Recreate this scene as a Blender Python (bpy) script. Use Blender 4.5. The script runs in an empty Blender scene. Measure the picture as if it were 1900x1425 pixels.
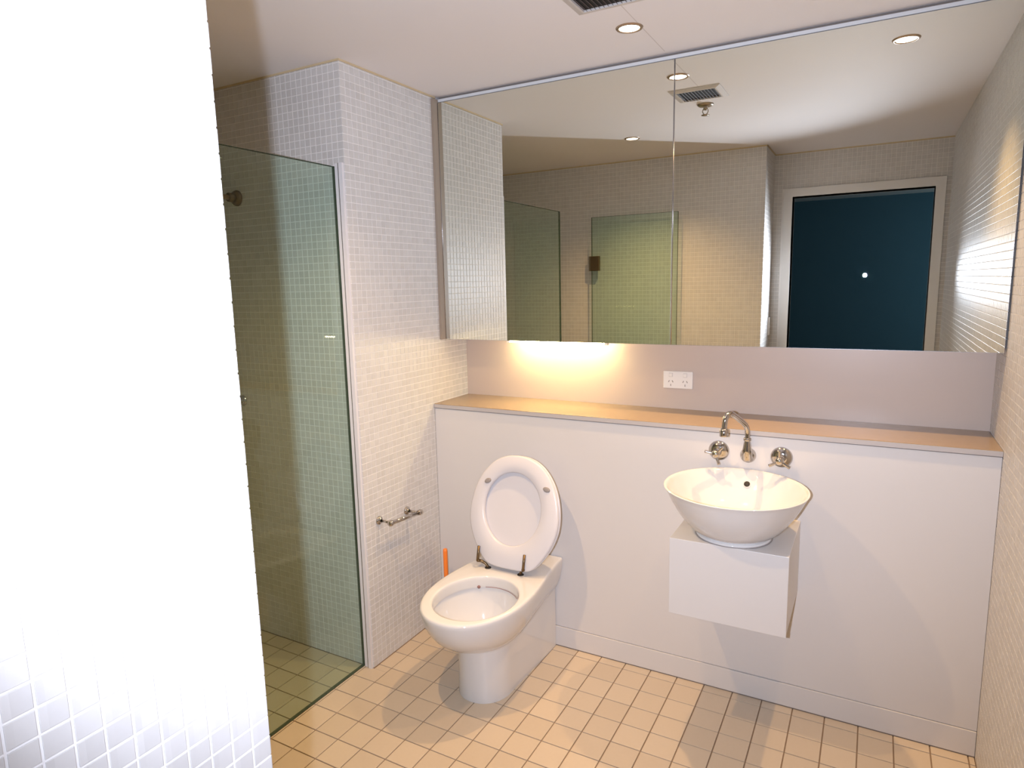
import bpy, bmesh, math, random
from mathutils import Vector, Matrix
random.seed(7)
scn = bpy.context.scene
COL = scn.collection
PI = math.pi

# ------------------------------------------------------------ room measures (metres)
H = 2.238            # ceiling
SY = -0.4706         # shower far wall plane, end of the stub wall
XR = 1.98            # right wall
CABY, CABB, CABT = 0.0878, 1.2394, 2.2139
SPY = 0.268          # splashback plane
LEDGE = 0.9702
NX, NY = 1.034, -1.784   # corner of the near tiled wall
DY = -2.15           # door wall
SHX = -0.95          # shower side wall
GX, GZ = -0.05, 1.889

# ------------------------------------------------------------ camera
cy, cp, cr = 0.5071, -0.1528, -0.0228
f_ = Vector((-math.sin(cy)*math.cos(cp), math.cos(cy)*math.cos(cp), math.sin(cp)))
r_ = Vector((math.cos(cy), math.sin(cy), 0)); u_ = r_.cross(f_)
r2 = r_*math.cos(cr)+u_*math.sin(cr); u2 = -r_*math.sin(cr)+u_*math.cos(cr)
CP = Vector((1.638, -2.259, 1.4729))
cam_d = bpy.data.cameras.new('camera'); cam = bpy.data.objects.new('camera', cam_d); COL.objects.link(cam)
M = Matrix((r2, u2, -f_)).transposed().to_4x4(); M.translation = CP
cam.matrix_world = M
cam_d.sensor_fit = 'HORIZONTAL'; cam_d.sensor_width = 36; cam_d.lens = 36*1213.8/1900
cam_d.clip_start = 0.02
scn.camera = cam
def project(p):
    d = Vector(p)-CP; z = d.dot(f_)
    if z < 0.05: return None
    return 950+1213.8*d.dot(r2)/z, 712.5-1213.8*d.dot(u2)/z, z

# ------------------------------------------------------------ world, exposure, lights
w = bpy.data.worlds.new('world'); scn.world = w; w.use_nodes = True
w.node_tree.nodes['Background'].inputs[0].default_value = (0.5, 0.6, 0.8, 1)
w.node_tree.nodes['Background'].inputs[1].default_value = 0.02
scn.view_settings.view_transform = 'Standard'; scn.view_settings.look = 'None'
scn.view_settings.gamma = 1; scn.view_settings.use_curve_mapping = False
scn.view_settings.exposure = 0.0
def spot(name, loc, aim, power, col, ang, blend, rad):
    l = bpy.data.lights.new(name, 'SPOT'); l.energy = power; l.color = col
    l.spot_size = math.radians(ang); l.spot_blend = blend; l.shadow_soft_size = rad
    o = bpy.data.objects.new(name, l); COL.objects.link(o); o.location = loc
    o.rotation_euler = Vector(aim).to_track_quat('-Z', 'Y').to_euler(); return o
FLASH = 150.0
spot('camera_flash', CP+Vector((-0.069, -0.038, 0.0)), f_+0.10*u2+0.10*r2, FLASH, (0.83, 0.90, 1.10), 108, 0.9, 0.009)
WARM = (1.0, 0.63, 0.28)
DL = [(0.932, -0.197), (1.68, -0.215), (0.427, -1.157)]
for i, (x, y) in enumerate(DL):
    spot('downlight_lamp', (x, y, H-0.014), (0, 0, -1), (64, 48, 66)[i], WARM, (98, 98, 130)[i], 1.0, 0.014)

# added blue fill that brightens the room behind the camera; it has no window
al = bpy.data.lights.new('bedroom_fill', 'AREA'); al.energy = 7; al.color = (.6, .85, 1); al.size = 1.2; al.shape = 'SQUARE'
ao = bpy.data.objects.new('bedroom_fill', al); COL.objects.link(ao); ao.location = (3.1, -4.1, 1.4); ao.rotation_euler = Vector((-1, -.6, -.1)).to_track_quat('-Z', 'Y').to_euler()
# ------------------------------------------------------------ materials
def mat(name, col, rough=0.5, metal=0, bump=None, var=0.0, vscale=6.0, emis=None, coat=0, spec=0.5):
    m = bpy.data.materials.new(name); m.use_nodes = True; nt = m.node_tree; b = nt.nodes['Principled BSDF']
    b.inputs['Base Color'].default_value = (*col, 1); b.inputs['Roughness'].default_value = rough
    b.inputs['Metallic'].default_value = metal; b.inputs['Coat Weight'].default_value = coat
    b.inputs['Specular IOR Level'].default_value = spec
    tc = nt.nodes.new('ShaderNodeNewGeometry')
    if var:
        n = nt.nodes.new('ShaderNodeTexNoise'); n.inputs['Scale'].default_value = vscale; n.inputs['Detail'].default_value = 3
        nt.links.new(tc.outputs['Position'], n.inputs['Vector'])
        r = nt.nodes.new('ShaderNodeMapRange'); r.inputs['To Min'].default_value = 1-var; r.inputs['To Max'].default_value = 1+var
        nt.links.new(n.outputs['Fac'], r.inputs['Value'])
        x = nt.nodes.new('ShaderNodeVectorMath'); x.operation = 'SCALE'; x.inputs[0].default_value = col
        nt.links.new(r.outputs[0], x.inputs['Scale']); nt.links.new(x.outputs[0], b.inputs['Base Color'])
    if bump:
        n = nt.nodes.new('ShaderNodeTexNoise'); n.inputs['Scale'].default_value = bump[0]
        nt.links.new(tc.outputs['Position'], n.inputs['Vector'])
        bp = nt.nodes.new('ShaderNodeBump'); bp.inputs['Strength'].default_value = bump[1]; bp.inputs['Distance'].default_value = 0.001
        nt.links.new(n.outputs['Fac'], bp.inputs['Height']); nt.links.new(bp.outputs[0], b.inputs['Normal'])
    if emis:
        b.inputs['Emission Color'].default_value = (*emis[0], 1); b.inputs['Emission Strength'].default_value = emis[1]
    return m
def tile_mat(name, cols, pitch, offs, rough, spec=0.5):
    """glazed tile: one shade per tile cell, fine mottling"""
    m = bpy.data.materials.new(name); m.use_nodes = True; nt = m.node_tree; b = nt.nodes['Principled BSDF']
    g = nt.nodes.new('ShaderNodeNewGeometry')
    s = nt.nodes.new('ShaderNodeVectorMath'); s.operation = 'SUBTRACT'; s.inputs[1].default_value = offs
    nt.links.new(g.outputs['Position'], s.inputs[0])
    k = nt.nodes.new('ShaderNodeVectorMath'); k.operation = 'SCALE'; k.inputs['Scale'].default_value = 1/pitch
    nt.links.new(s.outputs[0], k.inputs[0])
    fl = nt.nodes.new('ShaderNodeVectorMath'); fl.operation = 'FLOOR'; nt.links.new(k.outputs[0], fl.inputs[0])
    wn = nt.nodes.new('ShaderNodeTexWhiteNoise'); nt.links.new(fl.outputs[0], wn.inputs['Vector'])
    n = nt.nodes.new('ShaderNodeTexNoise'); n.inputs['Scale'].default_value = 90; nt.links.new(g.outputs['Position'], n.inputs['Vector'])
    a = nt.nodes.new('ShaderNodeMath'); a.operation = 'MULTIPLY_ADD'; a.inputs[1].default_value = 0.35
    nt.links.new(n.outputs['Fac'], a.inputs[0])
    a2 = nt.nodes.new('ShaderNodeMath'); a2.operation = 'MULTIPLY'; a2.inputs[1].default_value = 0.65
    nt.links.new(wn.outputs['Value'], a2.inputs[0]); nt.links.new(a2.outputs[0], a.inputs[2])
    mx = nt.nodes.new('ShaderNodeMix'); mx.data_type = 'RGBA'
    mx.inputs['A'].default_value = (*cols[0], 1); mx.inputs['B'].default_value = (*cols[1], 1)
    nt.links.new(a.outputs[0], mx.inputs['Factor']); nt.links.new(mx.outputs['Result'], b.inputs['Base Color'])
    b.inputs['Roughness'].default_value = rough; b.inputs['Specular IOR Level'].default_value = spec
    return m
def glass_mat(name, tint, refl=1.0):
    m = bpy.data.materials.new(name); m.use_nodes = True; nt = m.node_tree; nt.nodes.remove(nt.nodes['Principled BSDF'])
    out = nt.nodes['Material Output']
    t = nt.nodes.new('ShaderNodeBsdfTransparent'); t.inputs[0].default_value = (*tint, 1)
    g = nt.nodes.new('ShaderNodeBsdfGlossy'); g.inputs['Roughness'].default_value = 0.0; g.inputs[0].default_value = (0.9, 1, 0.92, 1)
    fr = nt.nodes.new('ShaderNodeFresnel'); fr.inputs[0].default_value = 1.45
    mx = nt.nodes.new('ShaderNodeMixShader')
    ge = nt.nodes.new('ShaderNodeNewGeometry'); k = nt.nodes.new('ShaderNodeMath'); k.operation = 'SUBTRACT'; k.inputs[0].default_value = 1
    nt.links.new(ge.outputs['Backfacing'], k.inputs[1])
    k2 = nt.nodes.new('ShaderNodeMath'); k2.operation = 'MULTIPLY'; nt.links.new(k.outputs[0], k2.inputs[0]); nt.links.new(fr.outputs[0], k2.inputs[1])
    nt.links.new(k2.outputs[0], mx.inputs[0]); nt.links.new(t.outputs[0], mx.inputs[1]); nt.links.new(g.outputs[0], mx.inputs[2])
    nt.links.new(mx.outputs[0], out.inputs[0]); return m
PITCH = 0.0256
M_TILE = tile_mat('mosaic_glaze', [(0.57, 0.55, 0.53), (0.65, 0.63, 0.61)], PITCH, (0.0, SY, 0.0), 0.42, 0.35)
M_GROUT = mat('mosaic_grout', (0.84, 0.81, 0.79), 0.85, bump=(400, .3))
M_FT = tile_mat('floor_tile_glaze', [(0.535, 0.44, 0.335), (0.60, 0.50, 0.385)], 0.1, (0.0625, -0.0409, 0), 0.38, 0.4)
M_FG = mat('floor_grout', (0.27, 0.185, 0.12), 0.9, bump=(300, .3))
M_PAINT = mat('white_ceiling_paint', (0.79, 0.755, 0.75), 0.75, bump=(120, .08), var=.015, vscale=3)
M_PANEL = mat('white_satin_panel', (0.655, 0.63, 0.61), 0.38, bump=(60, .04), var=.012, vscale=4)
M_SPLASH = mat('beige_splashback', (0.56, 0.465, 0.40), 0.3, var=.02, vscale=5)
M_LEDGE = mat('cream_ledge_stone', (0.33, 0.24, 0.155), 0.25, var=.04, vscale=30)
M_SLAB = mat('ledge_edge', (0.47, 0.44, 0.43), 0.4)
M_SIDE = mat('tan_shade_strip', (0.33, 0.265, 0.205), 0.5)  # tan darkened to stand for shade beside the mirror
M_MIRROR = mat('mirror_glass', (0.82, 0.83, 0.755), 0.0, 1)
M_EDGE = mat('polished_edge', (0.45, 0.45, 0.47), 0.22, 1)
M_CAB = mat('cabinet_white', (0.72, 0.70, 0.68), 0.45)
M_FASC = mat('fascia_grey_white', (0.66, 0.68, 0.70), 0.5)
M_GAP = mat('dark_gap', (0.20, 0.17, 0.15), 0.8)
M_CER = mat('vitreous_china', (0.68, 0.67, 0.665), 0.08, coat=0.3)
M_BASIN = mat('basin_china', (0.68, 0.665, 0.65), 0.07, coat=0.3)
M_SEAT = mat('seat_plastic', (0.67, 0.65, 0.67), 0.25)
M_BUMP = mat('rubber_bumper', (0.30, 0.27, 0.255), 0.6)
M_CHROME = mat('chrome', (0.52, 0.49, 0.46), 0.10, 1)
M_STEEL = mat('brushed_steel', (0.42, 0.36, 0.28), 0.3, 1)
M_BRASS = mat('aged_brass', (0.62, 0.42, 0.22), 0.3, 1)
M_PIN = mat('dark_bronze_steel', (0.20, 0.14, 0.08), 0.38, 1)
M_RING = mat('gold_trim_ring', (0.45, 0.34, 0.25), 0.35, 0.8)
M_DARK = mat('dark_hole', (0.03, 0.025, 0.02), 0.7)
M_STAIN = mat('rust_stain', (0.30, 0.16, 0.14), 0.6)
M_GLASS = glass_mat('green_shower_glass', (0.87, 0.935, 0.90))
M_GEDGE = mat('glass_edge_green', (0.06, 0.08, 0.055), 0.25)
M_ORANGE = mat('orange_plastic', (0.95, 0.24, 0.035), 0.35)
M_WPLAS = mat('white_plastic', (0.80, 0.76, 0.71), 0.35)
M_SLOT = mat('socket_slot', (0.22, 0.18, 0.15), 0.6)
M_BEAD = mat('yellowed_sealant', (0.60, 0.48, 0.30), 0.6)
M_JAMB = mat('white_metal_jamb', (0.72, 0.70, 0.72), 0.35)
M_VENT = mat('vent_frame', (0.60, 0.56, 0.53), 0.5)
M_SLAT = mat('vent_slat', (0.08, 0.05, 0.05), 0.6)
M_LAMP = mat('lamp_glow', (1, 1, 1), 0.5, emis=((1, 0.90, 0.75), 14))
M_TUBE = mat('fluorescent_diffuser', (1, 1, 1), 0.5, emis=((1.0, 0.79, 0.38), 88))
M_BLUE = mat('dark_blue_curtain', (0.07, 0.17, 0.24), 0.7, bump=(8, .5))
M_CARPET = mat('grey_carpet', (0.10, 0.10, 0.11), 0.95)
M_WATER = mat('bowl_water', (0.62, 0.60, 0.60), 0.02, spec=.8)
# ceiling: faint joint line of the plasterboard running from the grille to the mirror
def add_joint(m, x, y0, y1):
    nt = m.node_tree; b = nt.nodes['Principled BSDF']; g = nt.nodes.new('ShaderNodeNewGeometry'); sp = nt.nodes.new('ShaderNodeSeparateXYZ')
    nt.links.new(g.outputs['Position'], sp.inputs[0])
    d = nt.nodes.new('ShaderNodeMath'); d.operation = 'COMPARE'; d.inputs[1].default_value = x; d.inputs[2].default_value = 0.0016
    nt.links.new(sp.outputs[0], d.inputs[0])
    e = nt.nodes.new('ShaderNodeMath'); e.operation = 'COMPARE'; e.inputs[1].default_value = (y0+y1)/2; e.inputs[2].default_value = abs(y1-y0)/2
    nt.links.new(sp.outputs[1], e.inputs[0])
    k = nt.nodes.new('ShaderNodeMath'); k.operation = 'MULTIPLY'; nt.links.new(d.outputs[0], k.inputs[0]); nt.links.new(e.outputs[0], k.inputs[1])
    k2 = nt.nodes.new('ShaderNodeMath'); k2.operation = 'MULTIPLY'; k2.inputs[1].default_value = 0.45; nt.links.new(k.outputs[0], k2.inputs[0])
    src = b.inputs['Base Color'].links[0].from_socket
    mx = nt.nodes.new('ShaderNodeMix'); mx.data_type = 'RGBA'; mx.inputs['B'].default_value = (0.42, 0.36, 0.32, 1)
    nt.links.new(k2.outputs[0], mx.inputs['Factor']); nt.links.new(src, mx.inputs['A']); nt.links.new(mx.outputs['Result'], b.inputs['Base Color'])
add_joint(M_PAINT, 0.966, -0.37, 0.07)

# ------------------------------------------------------------ helpers
def link(name, me, m, parent=None, smooth=False):
    if m is not None: me.materials.append(m)
    if smooth:
        for p in me.polygons: p.use_smooth = True
    o = bpy.data.objects.new(name, me); COL.objects.link(o)
    if parent: o.parent = parent; o.matrix_parent_inverse = Matrix.Identity(4)
    return o
def pydata(name, v, f, m, parent=None, smooth=False, fixn=True):
    me = bpy.data.meshes.new(name); me.from_pydata(v, [], f)
    if fixn:
        bm = bmesh.new(); bm.from_mesh(me); bmesh.ops.recalc_face_normals(bm, faces=bm.faces); bm.to_mesh(me); bm.free()
    return link(name, me, m, parent, smooth)
def off(parent):
    v = Vector((0, 0, 0))
    while parent: v += Vector(parent.location); parent = parent.parent
    return v
def box(name, a, b, m, parent=None, bev=0.0, seg=2, smooth=False):
    """axis-aligned box from world corners a, b"""
    O = off(parent); bm = bmesh.new(); bmesh.ops.create_cube(bm, size=1)
    a = Vector(a); b = Vector(b); c = (a+b)/2-O; s = b-a
    for v in bm.verts: v.co = Vector((v.co.x*s.x, v.co.y*s.y, v.co.z*s.z))+c
    if bev: bmesh.ops.bevel(bm, geom=bm.edges[:]+bm.verts[:], offset=bev, segments=seg, affect='EDGES', profile=.5)
    bmesh.ops.recalc_face_normals(bm, faces=bm.faces)
    me = bpy.data.meshes.new(name); bm.to_mesh(me); bm.free()
    return link(name, me, m, parent, smooth)
def basis(ax):
    ax = Vector(ax).normalized(); t = Vector((0, 0, 1)) if abs(ax.z) < .9 else Vector((1, 0, 0))
    u = t.cross(ax).normalized(); return u, ax.cross(u), ax
def lathe(name, org, ax, prof, m, parent=None, n=40, smooth=True):
    """prof: (radius, distance along axis)"""
    O = off(parent); org = Vector(org)-O; u, v, a = basis(ax); V = []; F = []; idx = []
    for r, h in prof:
        if r < 1e-6: idx.append([len(V)]); V.append(org+a*h)
        else:
            idx.append(list(range(len(V), len(V)+n)))
            for k in range(n):
                t = 2*PI*k/n; V.append(org+a*h+(u*math.cos(t)+v*math.sin(t))*r)
    for A, B in zip(idx, idx[1:]):
        for k in range(n):
            k2 = (k+1) % n
            if len(A) == 1 and len(B) == 1: break
            if len(A) == 1: F.append((A[0], B[k], B[k2]))
            elif len(B) == 1: F.append((A[k], B[0], A[k2]))
            else: F.append((A[k], B[k], B[k2], A[k2]))
    return pydata(name, V, F, m, parent, smooth)
def tube(name, pts, rad, m, parent=None, n=16, sub=0):
    O = off(parent); P = [Vector(p)-O for p in pts]
    R = rad if isinstance(rad, (list, tuple)) else [rad]*len(P)
    if sub:   # Catmull-Rom refinement
        Q = []; RR = []
        for i in range(len(P)-1):
            p0 = P[max(i-1, 0)]; p1 = P[i]; p2 = P[i+1]; p3 = P[min(i+2, len(P)-1)]
            for k in range(sub):
                t = k/sub
                Q.append(0.5*((2*p1)+(p2-p0)*t+(2*p0-5*p1+4*p2-p3)*t*t+(3*p1-p0-3*p2+p3)*t**3)); RR.append(R[i]*(1-t)+R[i+1]*t)
        Q.append(P[-1]); RR.append(R[-1]); P, R = Q, RR
    V = []; F = []; prev = None
    for i, p in enumerate(P):
        t = (P[min(i+1, len(P)-1)]-P[max(i-1, 0)]).normalized()
        if prev is None: u = basis(t)[0]
        else:
            u = (prev-t*prev.dot(t)); u = u.normalized() if u.length > 1e-6 else basis(t)[0]
        prev = u; v = t.cross(u)
        for k in range(n):
            a = 2*PI*k/n; V.append(p+(u*math.cos(a)+v*math.sin(a))*R[i])
    for i in range(len(P)-1):
        for k in range(n): F.append((i*n+k, i*n+(k+1) % n, (i+1)*n+(k+1) % n, (i+1)*n+k))
    c0 = len(V); V.append(P[0]); c1 = len(V); V.append(P[-1])
    for k in range(n):
        F.append((c0, (k+1) % n, k)); F.append((c1, (len(P)-1)*n+k, (len(P)-1)*n+(k+1) % n))
    return pydata(name, V, F, m, parent, True)
def loft(name, rings, m, parent=None, cap0=False, cap1=False, smooth=True):
    O = off(parent); V = []; F = []; n = len(rings[0])
    for r in rings: V += [Vector(p)-O for p in r]
    for i in range(len(rings)-1):
        for k in range(n): F.append((i*n+k, i*n+(k+1) % n, (i+1)*n+(k+1) % n, (i+1)*n+k))
    if cap0: F.append(tuple(range(n-1, -1, -1)))
    if cap1: F.append(tuple(range((len(rings)-1)*n, len(rings)*n)))
    return pydata(name, V, F, m, parent, smooth)
def sharp(o, ang=35):
    me = o.data; bm = bmesh.new(); bm.from_mesh(me)
    for e in bm.edges:
        if len(e.link_faces) == 2: e.smooth = e.calc_face_angle(0) < math.radians(ang)
    bm.to_mesh(me); bm.free()
def thing(name, loc, label, cat, group=None):
    o = bpy.data.objects.new(name, None); COL.objects.link(o); o.location = loc; o.empty_display_size = .05
    o['label'] = label; o['category'] = cat
    if group: o['group'] = group
    return o
def struct(o, label=None, cat=None):
    o['kind'] = 'structure'
    if label: o['label'] = label
    if cat: o['category'] = cat
    return o

# ------------------------------------------------------------ tiles
def tile_shape(pitch, gap, h, bev):
    s = (pitch-gap)/2; t = s-bev
    V = [(-s, -s, 0), (s, -s, 0), (s, s, 0), (-s, s, 0), (-s, -s, h-bev*.6), (s, -s, h-bev*.6), (s, s, h-bev*.6), (-s, s, h-bev*.6),
         (-t, -t, h), (t, -t, h), (t, t, h), (-t, t, h)]
    F = [(8, 9, 10, 11)]
    for k in range(4):
        j = (k+1) % 4; F += [(k, j, 4+j, 4+k), (4+k, 4+j, 8+j, 8+k)]
    return V, F
def tile_field(parent, m, org, ud, vd, pitch, gap, h, bev, cells, indiv, name):
    """cells: list of (i, j, w0, w1, h0, h1) fractions clipped; org world corner, ud/vd axes, normal = ud x vd"""
    O = off(parent); org = Vector(org); ud = Vector(ud); vd = Vector(vd); nd = ud.cross(vd)
    V0, F0 = tile_shape(pitch, gap, h, bev)
    shared = bpy.data.meshes.new(name)
    shared.from_pydata([(ud*x+vd*y+nd*z) for x, y, z in V0], [], F0); shared.materials.append(m)
    rng = random.Random(3)
    full = [c for c in cells if c[2:] == (0, 1, 0, 1)]
    def centre(c): return org+ud*(c[0]+.5)*pitch+vd*(c[1]+.5)*pitch
    pick = set()
    if indiv:
        sc = []
        for c in full:
            p = project(centre(c))
            if p and -10 < p[0] < 1910 and -10 < p[1] < 1435 and indiv(centre(c)): sc.append((p[2], c))
        sc.sort(); pick = set(c for _, c in sc[:300])
        for _, c in sc[:300]:
            o = bpy.data.objects.new(name, shared); COL.objects.link(o); o.parent = parent
            o.location = centre(c)-O+nd*rng.uniform(-.00012, .00012)
    V = []; F = []
    for c in cells:
        if c in pick: continue
        i, j, a, b, d, e = c
        g = gap/pitch/2; bv = bev/pitch
        x0, x1 = a+g, b-g; y0, y1 = d+g, e-g
        if x1-x0 < .08 or y1-y0 < .08: continue
        n = len(V); hh = h+rng.uniform(-.00012, .00012)
        for (q, z) in ((0, 0), (0, hh-bev*.6), (bv, hh)):
            for x, y in ((x0+q, y0+q), (x1-q, y0+q), (x1-q, y1-q), (x0+q, y1-q)):
                V.append(org-O+ud*(i+x)*pitch+vd*(j+y)*pitch+nd*z)
        for k in range(4):
            l = (k+1) % 4; F += [(n+k, n+l, n+4+l, n+4+k), (n+4+k, n+4+l, n+8+l, n+8+k)]
        F.append((n+8, n+9, n+10, n+11))
    if V:
        o = pydata(name, V, F, m, parent, fixn=False); o['kind'] = 'stuff'
def cells_rect(u0, u1, v0, v1, pitch, skip=None):
    """grid clipped to the rectangle, coordinates relative to the grid origin"""
    out = []
    for i in range(math.floor(u0/pitch+1e-6), math.ceil(u1/pitch-1e-6)):
        for j in range(math.floor(v0/pitch+1e-6), math.ceil(v1/pitch-1e-6)):
            a = max(0, u0/pitch-i); b = min(1, u1/pitch-i); d = max(0, v0/pitch-j); e = min(1, v1/pitch-j)
            a = 0 if a < 1e-4 else a; b = 1 if b > 1-1e-4 else b; d = 0 if d < 1e-4 else d; e = 1 if e > 1-1e-4 else e
            if skip and skip((i+.5)*pitch, (j+.5)*pitch): continue
            out.append((i, j, a, b, d, e))
    return out
TH = 0.0013
def mosaic(parent, org, ud, vd, u0, u1, v0, v1, indiv=None, skip=None):
    tile_field(parent, M_TILE, org, ud, vd, PITCH, 0.0026, TH, 0.0004, cells_rect(u0, u1, v0, v1, PITCH, skip), indiv, 'mosaic_tile')

# ------------------------------------------------------------ structure
G = TH  # grout plane lies one tile thickness behind the finished face
floor = struct(box('floor', (SHX-.1, DY-.1, -0.1), (XR+.1, SPY+.08, -0.0035), M_FG))
def occl(p):    # hidden from the camera by the near wall?
    d = Vector(p)-CP
    if d.x > -0.01: return False
    t = (NX-CP.x)/d.x; y = CP.y+d.y*t
    return y < NY
def floor_vis(c): return (not occl(c)) and not (.36 < c.x < .545 and c.y > -.43)
fcell = []
FX, FY = 0.7625-2.0, -0.0409-2.3
def fskip(u, v):
    x, y = FX+u, FY+v
    return x < NX+.001 and y < NY-.03
for c in cells_rect(SHX-FX, XR-FX, DY-FY, 0.0-FY, .1):
    i, j, a, b, d, e = c
    x0, x1 = FX+(i+a)*.1, FX+(i+b)*.1; y0, y1 = FY+(j+d)*.1, FY+(j+e)*.1
    if x0 < NX-.002 and y1 <= NY+.001: continue
    if x0 < -.001 and y1 > SY+.001:            # under the stub wall
        if y0 > SY-.001 and x1 < .001: continue
        if x1 > .001 and y0 > SY-.001: a = (0-FX)/.1-i
        else: e = (SY-FY)/.1-j
        if x1 > .001 and y0 < SY-.001: fcell.append((i, j, (0.001-FX)/.1-i, b, e-.031, 1))
    if x0 < NX-.002 and y0 < NY: d = (NY-FY)/.1-j
    fcell.append((i, j, a, b, d, e))
tile_field(floor, M_FT, (FX, FY, -0.0035), (1, 0, 0), (0, 1, 0), .1, .0038, .0035, .0009, fcell, floor_vis, 'floor_tile')

struct(box('ceiling', (SHX-.1, DY-.1, H), (XR+.1, SPY+.08, H+.1), M_PAINT))

wl = struct(box('wall_left', (-.12, SY+G, 0), (0-G, SPY+.08, H), M_GROUT))
mosaic(wl, (-G, SY, 0), (0, 1, 0), (0, 0, 1), 0, SPY-SY, 0, H, indiv=lambda c: c.y < 0.0 and c.z < 1.6)
wsf = struct(box('wall_shower', (SHX-.1, SY+G, 0), (-.12, SPY+.08, H), M_GROUT))
mosaic(wsf, (-PITCH*38, SY+G, 0), (1, 0, 0), (0, 0, 1), PITCH*38+SHX, PITCH*38, 0, H, indiv=lambda c: not occl(c) and c.z < 2.2)
wss = struct(box('wall_shower_side', (SHX-.1, NY, 0), (SHX-G, SY+.1, H), M_GROUT))
mosaic(wss, (SHX-G, NY, 0), (0, 1, 0), (0, 0, 1), 0, SY-NY, 0, H)
wn = struct(box('wall_near', (SHX-.1, DY-.1, 0), (NX-G, NY-G, H), M_GROUT))
mosaic(wn, (NX-G, NY-PITCH*20, 0), (0, 1, 0), (0, 0, 1), DY-NY+PITCH*20, PITCH*20, 0, H, indiv=lambda c: True)
tile_field(wn, M_TILE, (NX, NY-G, 0), (-1, 0, 0), (0, 0, 1), PITCH, .0026, TH, .0004, cells_rect(0, NX-SHX, 0, H, PITCH), None, 'mosaic_tile')
wr = struct(box('wall_right', (XR+G, DY-.1, 0), (XR+.1, SPY+.08, H), M_GROUT))
mosaic(wr, (XR+G, SPY, 0), (0, -1, 0), (0, 0, 1), 0, SPY-DY, 0, H)
struct(box('wall_back', (0-.05, SPY, 0), (XR+.1, SPY+.08, H), M_SPLASH))

# door wall behind the camera, opening 1.145 .. 1.90
OX0, OX1, OZ = 1.145, 1.905, 1.97
wd = bpy.data.meshes.new('wall_door')
def boxes_mesh(name, L, m, parent=None):
    O = off(parent); V = []; F = []
    for a, b in L:
        n = len(V)
        for x in (a[0], b[0]):
            for y in (a[1], b[1]):
                for z in (a[2], b[2]): V.append(Vector((x, y, z))-O)
        F += [(n, n+1, n+3, n+2), (n+4, n+6, n+7, n+5), (n, n+4, n+5, n+1), (n+2, n+3, n+7, n+6), (n, n+2, n+6, n+4), (n+1, n+5, n+7, n+3)]
    return pydata(name, V, F, m, parent)
wdo = struct(boxes_mesh('wall_door', [((NX-G, DY-.10, 0), (OX0, DY-G, H)), ((OX1, DY-.10, 0), (XR+.1, DY-G, H)), ((OX0, DY-.10, OZ), (OX1, DY-G, H))], M_GROUT))
mosaic(wdo, (XR, DY-G, 0), (-1, 0, 0), (0, 0, 1), 0, XR-NX, 0, H, skip=lambda u, v: OX0-.055 < XR-u < OX1+.055 and v < OZ+.05)
struct(boxes_mesh('door_1', [((OX0-.05, DY-.115, 0), (OX0, DY+.012, OZ+.05)), ((OX1, DY-.115, 0), (OX1+.05, DY+.012, OZ+.05)),
                            ((OX0, DY-.115, OZ), (OX1, DY+.012, OZ+.05))], M_CAB))
# dark room beyond the doorway (seen only in the mirror)
struct(box('floor_bedroom', (-.6, -5.1, -.1), (3.4, DY-.1, 0), M_CARPET))
struct(box('ceiling_bedroom', (-.6, -5.1, H), (3.4, DY-.1, H+.1), M_PAINT))
struct(box('wall_bedroom_back', (-.6, -5.2, 0), (3.4, -5.1, H), M_BLUE))
struct(box('wall_bedroom_left', (-.7, -5.2, 0), (-.6, DY-.1, H), M_PAINT))
struct(box('wall_bedroom_right', (3.4, -5.2, 0), (3.5, DY-.1, H), M_PAINT))
struct(box('wall_bedroom_front', (XR+.1, DY-.1, 0), (3.4, DY, H), M_PAINT))

# yellowed sealant beads where tile meets ceiling
struct(boxes_mesh('trim_1', [((0, SY, H-.006), (.004, CABY, H)), ((SHX, SY-.004, H-.006), (.004, SY, H))], M_BEAD))
struct(boxes_mesh('trim_2', [((SHX, NY, H-.007), (NX+.004, NY+.004, H)), ((NX, DY, H-.007), (NX+.004, NY+.004, H)), ((NX, DY, H-.007), (XR, DY+.004, H)),
                            ((SHX, NY, H-.007), (SHX+.004, SY, H))], M_BEAD))
# white metal jamb on the end of the stub wall, as high as the glass
jm = struct(boxes_mesh('trim_3', [((GX+.009, SY-.006, 0), (-.022, SY, GZ+.01)), ((-.020, SY-.010, 0), (-.004, SY, GZ+.01))], M_JAMB))
struct(box('trim_4', (-.0225, SY-.0115, 0), (-.0195, SY-.002, GZ+.01), M_EDGE, bev=.0008))
# thin tile sealant line at the foot of the stub wall
struct(boxes_mesh('trim_5', [((0, SY-.001, 0), (.0022, 0, .0022))], M_FG))

# ------------------------------------------------------------ boxed ledge behind toilet and basin
lg = thing('boxed_ledge', (0.99, 0.13, 0), 'long white boxed-in ledge with cream top running behind toilet and basin', 'ledge')
box('front_panel', (0.0015, 0.0, 0.088), (XR-.001, 0.018, LEDGE-.021), M_PANEL, lg)
box('skirting_seal', (0.0015, -0.0022, 0.0), (XR-.001, 0.010, 0.0038), M_GAP, lg)
box('skirting_board', (0.0015, -0.0035, 0.0036), (XR-.001, 0.018, 0.0855), M_PANEL, lg, bev=.0012)
box('panel_edge', (0.0015, 0.004, LEDGE-.021), (XR-.001, 0.018, LEDGE-.018), M_GAP, lg)
tp = box('ledge_top', (0.0015, -0.005, LEDGE-.018), (XR-.001, SPY-.001, LEDGE), M_LEDGE, lg, bev=.0015)
tp['label'] = 'cream top slab'
box('top_edge', (0.002, -0.0062, LEDGE-.0175), (XR-.001, -0.0048, LEDGE-.0025), M_SLAB, lg)

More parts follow.
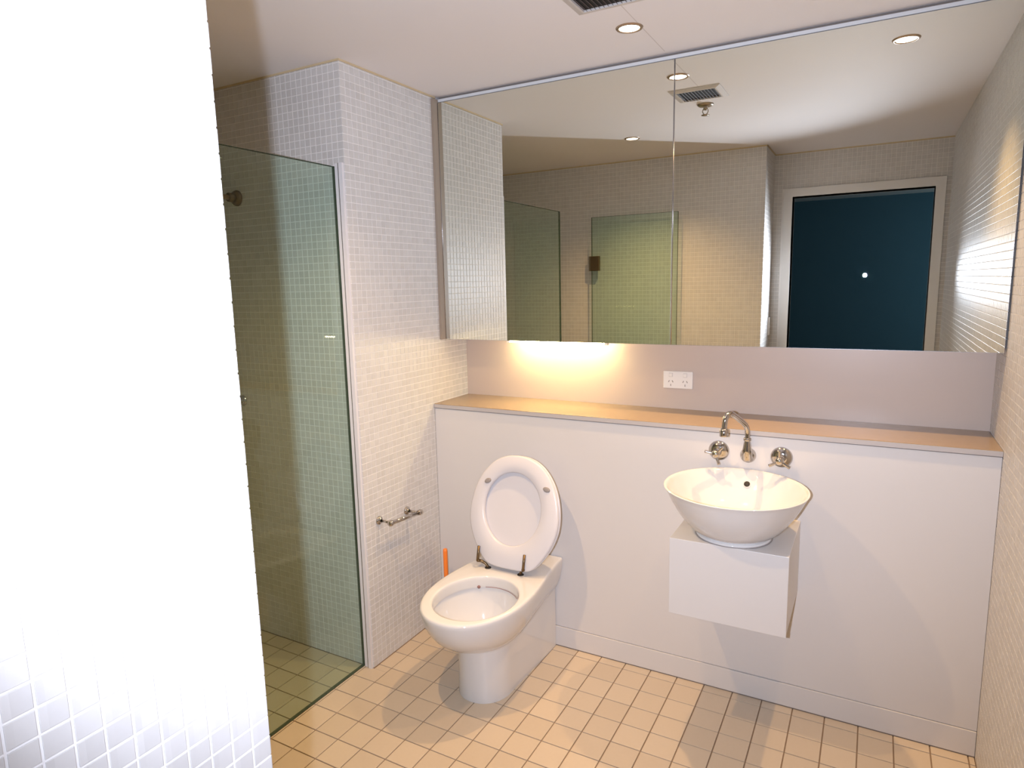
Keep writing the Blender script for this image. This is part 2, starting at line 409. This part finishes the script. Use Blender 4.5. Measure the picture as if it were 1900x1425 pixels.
# ------------------------------------------------------------ mirror cabinet
mc = thing('mirror_cabinet', (0.99, 0.18, CABB), 'wide wall cabinet with mirrored doors above the ledge, reaching the ceiling', 'cabinet')
box('carcass', (0.012, CABY+.012, CABB+.002), (XR-.005, SPY-.001, H-.03), M_CAB, mc)
sp_ = box('shade_strip', (0.0005, CABY-.030, CABB+.001), (.0115, SPY-.002, H-.012), M_SIDE, mc); sp_['label'] = 'tan strip standing for shade beside the mirror'  # tan board put in for the shaded strip of wall beside the mirror
fa = box('fascia', (0.0125, CABY+.004, CABT+.003), (XR-.003, SPY-.002, H-.010), M_FASC, mc); fa['label'] = 'pale grey fascia strip above the mirror doors'
box('shadow_gap', (0.0125, CABY+.016, H-.010), (XR-.003, SPY-.002, H-.001), M_GAP, mc)
for x0, x1 in ((.0135, .9945), (.9975, XR-.006)):
    d = box('mirror_door', (x0+.0009, CABY, CABB+.0009), (x1-.0009, CABY+.006, CABT-.0009), M_MIRROR, mc)
    e = boxes_mesh('door_edge', [((x0, CABY+.0008, CABB), (x0+.0009, CABY+.009, CABT)), ((x1-.0009, CABY+.0008, CABB), (x1, CABY+.009, CABT)),
                             ((x0, CABY+.0008, CABB), (x1, CABY+.009, CABB+.0009)), ((x0, CABY+.0008, CABT-.0009), (x1, CABY+.009, CABT))], M_EDGE, d)
    tube('edge_strip', [(x0-.0005, CABY+.0005, CABB+.002), (x0-.0005, CABY+.0005, CABT-.002)], .0016, M_EDGE, d, n=10)
# lamp under the cabinet
ul = thing('cabinet_lamp', (.50, .205, CABB), 'glowing warm strip lamp fixed under the left part of the mirror cabinet', 'lamp')
box('lamp_housing', (.25, .155, CABB-.0012), (.73, .225, CABB+.0015), M_CAB, ul, bev=.001)
tube('lamp_tube', [(.275, .190, CABB-.009), (.705, .190, CABB-.009)], .0075, M_TUBE, ul, n=16)
for x in (.262, .706):
    box('tube_holder', (x, .179, CABB-.018), (x+.012, .201, CABB-.0012), M_CAB, ul, bev=.001)

# light switch beside the doorway, seen edge-on in the mirror
ls = thing('light_switch', (NX, -2.105, 1.16), 'white light switch plate on the near tiled wall beside the doorway', 'switch')
box('cover_plate', (NX+.0004, -2.134, 1.102), (NX+.0085, -2.076, 1.218), M_WPLAS, ls, bev=.002)
box('rocker_switch', (NX+.0083, -2.112, 1.146), (NX+.0115, -2.098, 1.166), M_WPLAS, ls, bev=.001)
# ------------------------------------------------------------ power point
gp = thing('power_outlet', (.978, SPY, 1.085), 'white double power outlet with two switches on the beige splashback', 'outlet')
box('cover_plate', (.921, SPY-.008, 1.051), (1.036, SPY-.0002, 1.119), M_WPLAS, gp, bev=.003, seg=3)
for cx in (.951, 1.007):
    V = [(-.004, .0), (.004, 0)]
    sw = box('rocker_switch', (cx-.0065, SPY-.0112, 1.098), (cx+.0065, SPY-.008, 1.111), M_WPLAS, gp, bev=.001)
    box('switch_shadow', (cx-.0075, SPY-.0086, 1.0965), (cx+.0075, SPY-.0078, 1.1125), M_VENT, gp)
    for dx, dz, rot in ((-.0072, 0, .5), (.0072, 0, -.5), (0, -.0145, 0)):
        o = box('socket_slot', (-.0012, -.0004, -.0042), (.0012, .0004, .0042), M_SLOT, None)
        o.parent = gp; o.location = Vector((cx+dx, SPY-.0083, 1.079+dz))-gp.location; o.rotation_euler = (0, rot, 0)

# ------------------------------------------------------------ shower glass
sg = thing('shower_screen', (GX, SY-.4, 0), 'fixed green-tinted glass shower panel beside the tiled stub wall', 'shower screen')
g1 = box('glass_panel', (GX-.005, SY-.762, .004), (GX+.005, SY-.004, GZ), M_GLASS, sg)
boxes_mesh('glass_edge', [((GX-.0052, SY-.762, GZ), (GX+.0052, SY-.004, GZ+.0015)), ((GX-.0052, SY-.7635, .004), (GX+.0052, SY-.762, GZ+.0015)),
                          ((GX-.0055, SY-.004, .004), (GX+.0058, SY-.0005, GZ+.0015))], M_GEDGE, sg)
boxes_mesh('base_seal', [((GX-.006, SY-.762, 0), (GX+.006, SY-.001, .004))], M_GEDGE, sg)
DGY = -1.722
sd = thing('shower_door', (GX+.01, DGY, .01), 'green-tinted glass shower door standing open against the near tiled wall', 'shower door')
box('glass_panel', (GX+.012, DGY-.005, .012), (.535, DGY+.005, GZ), M_GLASS, sd)
boxes_mesh('glass_edge', [((GX+.012, DGY-.0052, GZ), (.535, DGY+.0052, GZ+.0015)), ((.535, DGY-.0052, .012), (.5372, DGY+.0052, GZ+.0015)),
                          ((GX+.0105, DGY-.0052, .012), (GX+.012, DGY+.0052, GZ+.0015))], M_GEDGE, sd)
for z in (.30, 1.59):
    h = box('hinge', (GX+.004, DGY-.013, z-.048), (GX+.066, DGY+.013, z+.048), M_PIN, sd, bev=.003)
    box('hinge_plate', (GX-.010, NY+.0008, z-.048), (GX+.016, DGY+.004, z+.048), M_STEEL, h, bev=.002)
lathe('door_knob', (.485, DGY+.005, 1.0), (0, 1, 0), [(0, 0), (.014, 0), (.010, .012), (.018, .018), (.018, .032), (.015, .035), (0, .035)], M_CHROME, sd, n=24)

# shower arm and head, mixer
sa = thing('shower_fitting', (-.561, SY, 1.824), 'chrome shower arm with round wall plate high on the shower wall', 'shower head')
lathe('wall_plate', (-.561, SY, 1.824), (0, -1, 0), [(.030, 0), (.030, .004), (.024, .014), (.014, .018), (.0, .018)], M_PIN, sa, n=28)
lathe('wall_collar', (-.561, SY-.018, 1.824), (0, -1, 0), [(.017, 0), (.017, .022), (0, .022)], M_PIN, sa, n=24)
tube('arm', [(-.561, SY-.03, 1.824), (-.565, SY-.16, 1.822), (-.58, SY-.27, 1.80), (-.59, SY-.32, 1.76)], .0095, M_BRASS, sa, sub=5)
lathe('spray_head', (-.592, SY-.325, 1.755), (-.1, -.45, -.9), [(0, -.02), (.014, -.018), (.016, 0), (.05, .02), (.055, .03), (.05, .034), (0, .034)], M_CHROME, sa, n=32)
tv = thing('shower_tap', (-.625, SY, 1.02), 'small round chrome shower tap on the shower wall', 'tap')
lathe('wall_plate', (-.625, SY, 1.02), (0, -1, 0), [(.022, 0), (.022, .003), (.016, .009), (0, .009)], M_CHROME, tv, n=28)
lathe('handle', (-.625, SY-.009, 1.02), (0, -1, 0), [(.010, 0), (.009, .018), (.014, .022), (.014, .034), (0, .036)], M_CHROME, tv, n=20)

# ------------------------------------------------------------ ceiling fittings
lab = ['round recessed ceiling downlight directly in front of the mirror doors, near the vent', 'round recessed ceiling downlight above the wash basin side of the room',
       'round recessed ceiling downlight in front of the shower opening']
for (x, y), L in zip(DL, lab):
    t = thing('downlight', (x, y, H), L, 'ceiling light', 'recessed ceiling downlights')
    lathe('trim_ring', (x, y, H), (0, 0, -1), [(.031, -.003), (.031, .002), (.034, .0045), (.040, .003), (.042, .0)], M_RING, t, n=40)
    lathe('lamp_lens', (x, y, H), (0, 0, -1), [(.031, .0015), (.016, .004), (0, .005)], M_LAMP, t, n=32)
vx0, vx1, vy0, vy1 = .868, 1.024, -.545, -.400
t = thing('exhaust_vent', ((vx0+vx1)/2, (vy0+vy1)/2, H), 'dark slatted exhaust vent with pale frame in the bathroom ceiling', 'vent')
fw = .026
loops = []
for e, z in ((fw, H-.0), (fw, H-.003), (.006, H-.009), (0, H-.009), (0, H-.002)):
    loops.append([(vx0-e, vy0-e, z), (vx1+e, vy0-e, z), (vx1+e, vy1+e, z), (vx0-e, vy1+e, z)])
o = loft('vent_frame', loops, M_VENT, t, smooth=False)
box('vent_back', (vx0, vy0, H-.003), (vx1, vy1, H-.0005), M_DARK, t)
ns = 12
base = None
for k in range(ns):
    x = vx0+(k+.5)*(vx1-vx0)/ns
    if base is None:
        base = box('vent_slat', (-.0046, vy0-t.location.y+.001, -.0006), (.0046, vy1-t.location.y-.001, .0006), M_SLAT, None)
        o = base
    else:
        o = base.copy(); COL.objects.link(o)
    o.parent = t; o.location = (x-t.location.x, 0, -.0055); o.rotation_euler = (0, .75, 0)
sx, sy = .93, -.665
t = thing('ceiling_sprinkler', (sx, sy, H), 'small fire sprinkler hanging from the ceiling beside the vent', 'sprinkler')
lathe('escutcheon', (sx, sy, H), (0, 0, -1), [(.036, 0), (.036, .003), (.028, .009), (.012, .011), (0, .011)], M_STEEL, t, n=32)
lathe('body', (sx, sy, H-.011), (0, 0, -1), [(.009, 0), (.009, .012), (.006, .014), (0, .014)], M_STEEL, t, n=16)
tube('frame_arm', [(sx-.009, sy, H-.02), (sx-.012, sy, H-.032), (sx, sy, H-.046), (sx+.012, sy, H-.032), (sx+.009, sy, H-.02)], .002, M_STEEL, t, n=8, sub=4)
lathe('deflector', (sx, sy, H-.046), (0, 0, -1), [(0, -.001), (.017, -.001), (.018, .001), (0, .002)], M_STEEL, t, n=24)

# ------------------------------------------------------------ toilet
TX = 0.452
to = thing('toilet', (TX, -.3, 0), 'white back-to-wall toilet with its seat and lid raised against the ledge', 'toilet')
def outline(hwm, hwb, yf, yc, z, dzb=0.0, cx=TX):
    """closed loop: back-left -> front -> back-right -> back edge"""
    L = []
    yb = 0.0-.0045
    nS, nF, nB = 14, 36, 8
    for k in range(nS):
        t = k/nS; s = t*t*(3-2*t); L.append((-(hwb+(hwm-hwb)*s), yb+(yc-yb)*t, z+dzb*(1-t)))
    for k in range(nF+1):
        a = PI*k/nF; c = math.cos(a); s_ = math.sin(a)
        L.append((-hwm*math.copysign(abs(c)**.94, c), yc+(yf-yc)*abs(s_)**.94, z))
    for k in range(1, nS+1):
        t = 1-k/nS; s = t*t*(3-2*t); L.append((hwb+(hwm-hwb)*s, yb+(yc-yb)*t, z+dzb*(1-t)))
    for k in range(1, nB):
        t = k/nB; L.append((hwb*(1-2*t), yb, z+dzb))
    return [Vector((cx+x, y, zz)) for x, y, zz in L]
lv = [ # hwm, hwb, yf, yc, z, dz back
 (.101, .112, -.476, -.360, .0, 0), (.101, .112, -.477, -.360, .006, 0), (.100, .112, -.474, -.360, .05, 0), (.099, .112, -.472, -.360, .12, 0),
 (.099, .112, -.472, -.360, .19, .02), (.100, .112, -.474, -.360, .206, .038), (.104, .1135, -.484, -.362, .211, .041),
 (.113, .117, -.506, -.365, .216, .043), (.128, .122, -.540, -.368, .228, .041), (.145, .128, -.575, -.370, .248, .036), (.161, .134, -.605, -.373, .276, .026),
 (.173, .139, -.628, -.377, .308, .016), (.181, .143, -.642, -.380, .340, .008), (.185, .145, -.649, -.380, .366, .002), (.1852, .1455, -.6505, -.380, .376, 0),
 (.184, .1445, -.649, -.380, .3815, 0), (.181, .142, -.645, -.379, .3845, 0), (.177, .139, -.640, -.378, .3855, 0)]
rings = [outline(*a) for a in lv]
ic = Vector((.463, -.440, .3855)); n = len(rings[-1])
def inner(a, b, z, c=ic, bfront=None):
    R = []
    for p in rings[-1]:
        d = p-ic; ang = math.atan2(d.y/ .17, d.x/.148)
        R.append(Vector((c.x+a*math.cos(ang), c.y+b*math.sin(ang), z)))
    return R
top = rings[-1]; i0 = inner(.1515, .1735, .3855)
for t_ in (.35, .75): rings.append([top[k].lerp(i0[k], t_) for k in range(n)])
rings += [i0, inner(.148, .170, .3845), inner(.1455, .1675, .3805), inner(.1445, .1665, .372), inner(.1445, .1665, .350), inner(.1450, .1670, .344),
          inner(.152, .174, .3425), inner(.1535, .1755, .339), inner(.151, .173, .332), inner(.144, .166, .310, ic+Vector((0, .004, 0))), inner(.130, .150, .275, ic+Vector((-.002, .01, 0))),
          inner(.105, .122, .238, ic+Vector((-.004, .02, 0))), inner(.078, .092, .212, ic+Vector((-.006, .035, 0))), inner(.055, .066, .198, ic+Vector((-.008, .05, 0))), inner(.03, .04, .193, ic+Vector((-.008, .05, 0)))]
pan = loft('pan', rings, M_CER, to, cap0=True, cap1=True); sharp(pan, 50)
wt = lathe('water', ic+Vector((-.008, .05, .203-.3855)), (0, 0, 1), [(.058, -.003), (.058, 0), (0, 0)], M_WATER, to, n=32)
def lip(deg, z=-.0405, k=.992):
    t = math.radians(deg); return ic+Vector((.1445*k*math.cos(t), .1665*k*math.sin(t), z))
st = lathe('stain', lip(122), (lip(122)-ic-Vector((0, 0, -.0405))), [(0, -.001), (.0065, -.0006), (.0065, .001), (0, .003)], M_STAIN, pan, n=10); st['label'] = 'small brown stain under the rim'
st = tube('stain', [lip(d, -.0415) for d in (112, 104, 96, 88, 80, 72, 64, 56, 48)], .0011, M_STAIN, pan, n=6); st['label'] = 'thin brown line under the rim'  # thin brown line drawn along the underside of the rim
# seat and lid, raised
TILT = .25; P0 = Vector((0, -.22, .400)); sv = Vector((0, math.sin(TILT), math.cos(TILT))); nv = Vector((0, -math.cos(TILT), math.sin(TILT)))
def sp(x, s, d): return Vector((x, 0, 0))+P0+sv*s+nv*d
SC = .470
half = [(0, .0), (.05, .001), (.084, .006), (.103, .016), (.120, .032), (.145, .064), (.170, .108), (.186, .155), (.1905, .200), (.186, .250), (.172, .302), (.148, .350), (.112, .392), (.075, .416), (.038, .4275), (0, .4305)]
def seat_outline(sc_, ds=0.0, N=96):
    pts = [Vector((x, s, 0)) for x, s in half]+[Vector((-x, s, 0)) for x, s in half[-2:0:-1]]
    c = Vector((0, .215, 0)); Q = []; m_ = len(pts)
    for k in range(N):
        u = k/N*m_; i = int(u); t = u-i
        p0, p1, p2, p3 = pts[(i-1) % m_], pts[i % m_], pts[(i+1) % m_], pts[(i+2) % m_]
        q = 0.5*((2*p1)+(p2-p0)*t+(2*p0-5*p1+4*p2-p3)*t*t+(3*p1-p0-3*p2+p3)*t**3)
        q = c+(q-c)*sc_ + Vector((0, ds, 0)); Q.append(q)
    return Q
def Lr(Q, d): return [sp(SC+q.x, q.y, d) for q in Q]
so = seat_outline(1.0)
oc = Vector((-.006, .226, 0))
def opening(a, b):
    R = []
    for q in so:
        d = q-oc; ang = math.atan2(d.y/.14, d.x/.123); R.append(Vector((oc.x+a*math.cos(ang), oc.y+b*math.sin(ang), 0)))
    return R
o1 = opening(.123, .140)
ringset = [Lr(seat_outline(.96), -.008), Lr(seat_outline(.99), -.006), Lr(so, 0), Lr(seat_outline(.992), .006), Lr(seat_outline(.965), .009),
           Lr([a.lerp(b, .5) for a, b in zip(seat_outline(.965), o1)], .0105), Lr(opening(.127, .144), .009), Lr(o1, .005), Lr(opening(.122, .139), 0), Lr(opening(.124, .141), -.008)]
ringset.append(ringset[0])
seat = loft('seat', ringset, M_SEAT, to); sharp(seat, 60)
lid = loft('lid', [Lr(seat_outline(.90), -.0125), Lr(seat_outline(.975), -.0105), Lr(seat_outline(.998), -.013), Lr(seat_outline(1.0), -.018), Lr(seat_outline(.98), -.026), Lr(seat_outline(.9), -.031), Lr(seat_outline(.5), -.034)], M_SEAT, to, cap0=True, cap1=True); sharp(lid, 60)
for x, s_, r in ((.350, .321, .5), (.604, .318, -.2)):
    u = Vector((math.cos(r), 0, 0))+sv*math.sin(r); v = nv.cross(u)
    R = []
    for d, k in ((.009, 1), (.0125, 1), (.0145, .8), (.015, .4)):
        R.append([sp(x, s_, d)+u*math.cos(a)*.0145*k+v*math.sin(a)*.0095*k for a in [2*PI*j/20 for j in range(20)]])
    b_ = loft('seat_bumper', R, M_BUMP, seat, cap1=True); b_['label'] = 'grey rubber bumper'
for hx, px, ml in ((.378, .342, M_PIN), (.521, .5415, M_PIN)):
    hy = -.216
    lathe('hinge_bolt', (hx, hy, .3855), (0, 0, 1), [(.0125, 0), (.0125, .002), (.009, .003), (0, .003)], M_DARK, to, n=20)
    pin = tube('hinge_pin', [sp(px, .010, .017), sp(px, .068, .017)], .0052, ml, to, n=12)
    br = tube('hinge_arm', [(hx, hy, .388), (hx+(px-hx)*.25, hy-.002, .402), (hx+(px-hx)*.8, hy-.006, .411), sp(px, .012, .017)], [.0055, .005, .0055, .0065], ml, to, n=12, sub=4)

# ------------------------------------------------------------ basin, its cabinet and taps
vn = thing('vanity_box', (1.288, -.166, .43), 'small white box cabinet fixed to the ledge panel under the wash basin', 'cabinet')
vx0, vx1 = 1.116, 1.4605
box('body', (vx0, -.330+.018, .431), (vx1, -.0008, .678), M_PANEL, vn, bev=.0012)
box('drawer_front', (vx0-.001, -.331, .430), (vx1+.001, -.3135, .6795), M_PANEL, vn, bev=.0015)
BX, BY = 1.286, -.2185
bs = thing('wash_basin', (BX, BY, .679), 'round white vessel basin standing on the small box cabinet', 'basin')
prof = [(0, .0005), (.112, .0005), (.113, .003), (.111, .0075), (.105, .009), (.1055, .011), (.113, .014), (.126, .022), (.146, .041), (.163, .062), (.179, .086), (.193, .111), (.205, .136), (.211, .148),
        (.2135, .1515), (.2145, .1535), (.2125, .1555), (.2085, .1545), (.203, .148), (.192, .128), (.176, .101), (.152, .069), (.118, .042), (.075, .027), (.035, .022), (.022, .0215), (.022, .018), (0, .018)]
bsn = lathe('bowl', (BX, BY, .679), (0, 0, 1), prof, M_BASIN, bs, n=96); sharp(bsn, 60)
rg = lathe('silicone_ring', (BX, BY, .679), (0, 0, 1), [(.113, 0), (.1155, .0003), (.1145, .002), (.113, .0025)], M_BUMP, bs, n=64)
lathe('drain', (BX, BY, .679+.0185), (0, 0, 1), [(0, .004), (.012, .004), (.019, .003), (.021, 0)], M_CHROME, bs, n=28)
# overflow hole on the back inner wall
ov = Vector((BX+.008, BY+.181, .679+.112)); nrm = Vector((-.03, -.80, .60)).normalized()
lathe('overflow_rim', ov+nrm*.001, nrm, [(.0125, -.004), (.0125, .0008), (.0105, .0018), (.0095, 0)], M_BASIN, bsn, n=28)
lathe('overflow_hole', ov+nrm*.001, nrm, [(0, .0006), (.0098, .0006), (.0098, -.003)], M_DARK, bsn, n=28)

# spout
sx0 = 1.289; sz0 = .882
t = thing('basin_spout', (sx0, -.0045, sz0), 'curved chrome spout reaching from the wall over the basin', 'tap')
lathe('wall_flange', (sx0, -.0002, sz0), (0, -1, 0), [(.026, 0), (.026, .005), (.024, .012), (.019, .022), (.010, .029), (0, .031)], M_CHROME, t, n=36)
tube('riser', [(sx0, -.018, sz0-.005), (sx0, -.026, sz0+.014), (sx0, -.028, sz0+.040), (sx0, -.029, sz0+.058)], [.019, .0165, .0125, .0095], M_CHROME, t, sub=5, n=20)
lathe('collar', (sx0, -.029, sz0+.055), (0, 0, 1), [(.0095, 0), (.0125, .002), (.0125, .009), (.0095, .011)], M_CHROME, t, n=24)
tube('pipe', [(sx0, -.029, .944), (sx0, -.029, .968), (sx0-.003, -.038, .987), (sx0-.010, -.056, 1.003), (sx0-.026, -.094, 1.028), (sx0-.037, -.120, 1.043), (sx0-.044, -.136, 1.043),
              (sx0-.050, -.147, 1.028), (sx0-.052, -.150, 1.008), (sx0-.0525, -.151, .994)], .0088, M_CHROME, t, sub=7, n=20)
lathe('aerator', (sx0-.0525, -.151, .974), (0, 0, 1), [(0, .002), (.0095, .002), (.0130, 0), (.0140, .002), (.0140, .021), (.0095, .025)], M_CHROME, t, n=28)

def wall_tap(x, z, lab_, a0, hub_dx=0.0):
    t = thing('basin_tap', (x, 0, z), lab_, 'tap', 'three-spoke wall taps')
    lathe('wall_flange', (x, -.0002, z), (0, -1, 0), [(.0345, 0), (.0345, .003), (.031, .009), (.022, .015), (.012, .018), (.0, .018)], M_CHROME, t, n=40)
    lathe('spindle', (x, -.016, z), (0, -1, 0), [(.0135, 0), (.0125, .012), (.0105, .016), (.0105, .030), (.013, .033), (.014, .043), (.010, .050), (0, .052)], M_CHROME, t, n=28)
    for k in range(3):
        a = a0+2*PI*k/3; d = Vector((math.cos(a), 0, math.sin(a)))
        p = Vector((x, -.055, z))
        tube('handle_spoke', [p+d*.008, p+d*.022+Vector((0, -.003, 0)), p+d*.036+Vector((0, -.004, 0))], [.0052, .0043, .0050], M_CHROME, t, n=12, sub=3)
    return t
wall_tap(1.193, .888, 'chrome three-spoke wall tap left of the basin spout', 2.95)
wall_tap(1.394, .886, 'chrome three-spoke wall tap right of the basin spout', PI/2+.0)

# ------------------------------------------------------------ toilet roll holder
t = thing('toilet_roll_holder', (0, -.31, .57), 'empty chrome toilet roll holder on the tiled stub wall', 'toilet roll holder')
ya, yb, za, zb = -.396, -.225, .578, .562
for y, z in ((ya, za), (yb, zb)):
    lathe('wall_plate', (0.0003, y, z), (1, 0, 0), [(.017, 0), (.017, .004), (.013, .008), (.007, .010), (.0065, .012)], M_CHROME, t, n=28)
    tube('bracket', [(.009, y, z), (.060, y, z)], .0055, M_CHROME, t, n=14)
tube('bar', [(.062, ya-.007, za), (.062, yb+.007, zb)], .0075, M_CHROME, t, n=18)
for y, z, s_ in ((ya-.005, za, -1), (yb+.005, zb, 1)):
    lathe('bar_end', (.062, y-.008*s_, z), (0, s_, 0), [(0, 0), (.0100, .0), (.0112, .003), (.0112, .014), (.009, .017), (0, .018)], M_CHROME, t, n=20)

# ------------------------------------------------------------ toilet brush with orange handle
bx, by = .080, -.078
t = thing('toilet_brush', (bx, by, 0), 'toilet brush with bright orange handle standing behind the toilet in the corner', 'toilet brush')
lathe('holder', (bx, by, .0002), (0, 0, 1), [(0, 0), (.030, 0), (.034, .004), (.036, .06), (.034, .085), (.031, .085), (.031, .02), (0, .02)], M_WPLAS, t, n=32)
lathe('bristles', (bx, by, .0005), (0, 0, 1), [(0, .022), (.024, .022), (.026, .075), (.012, .085), (0, .085)], M_SEAT, t, n=24)
h = lathe('handle', (bx, by, 0), (0, 0, 1), [(.005, .08), (.006, .12), (.0085, .16), (.0095, .25), (.0095, .345), (.0075, .355), (0, .358)], M_ORANGE, t, n=20); h['label'] = 'orange handle'
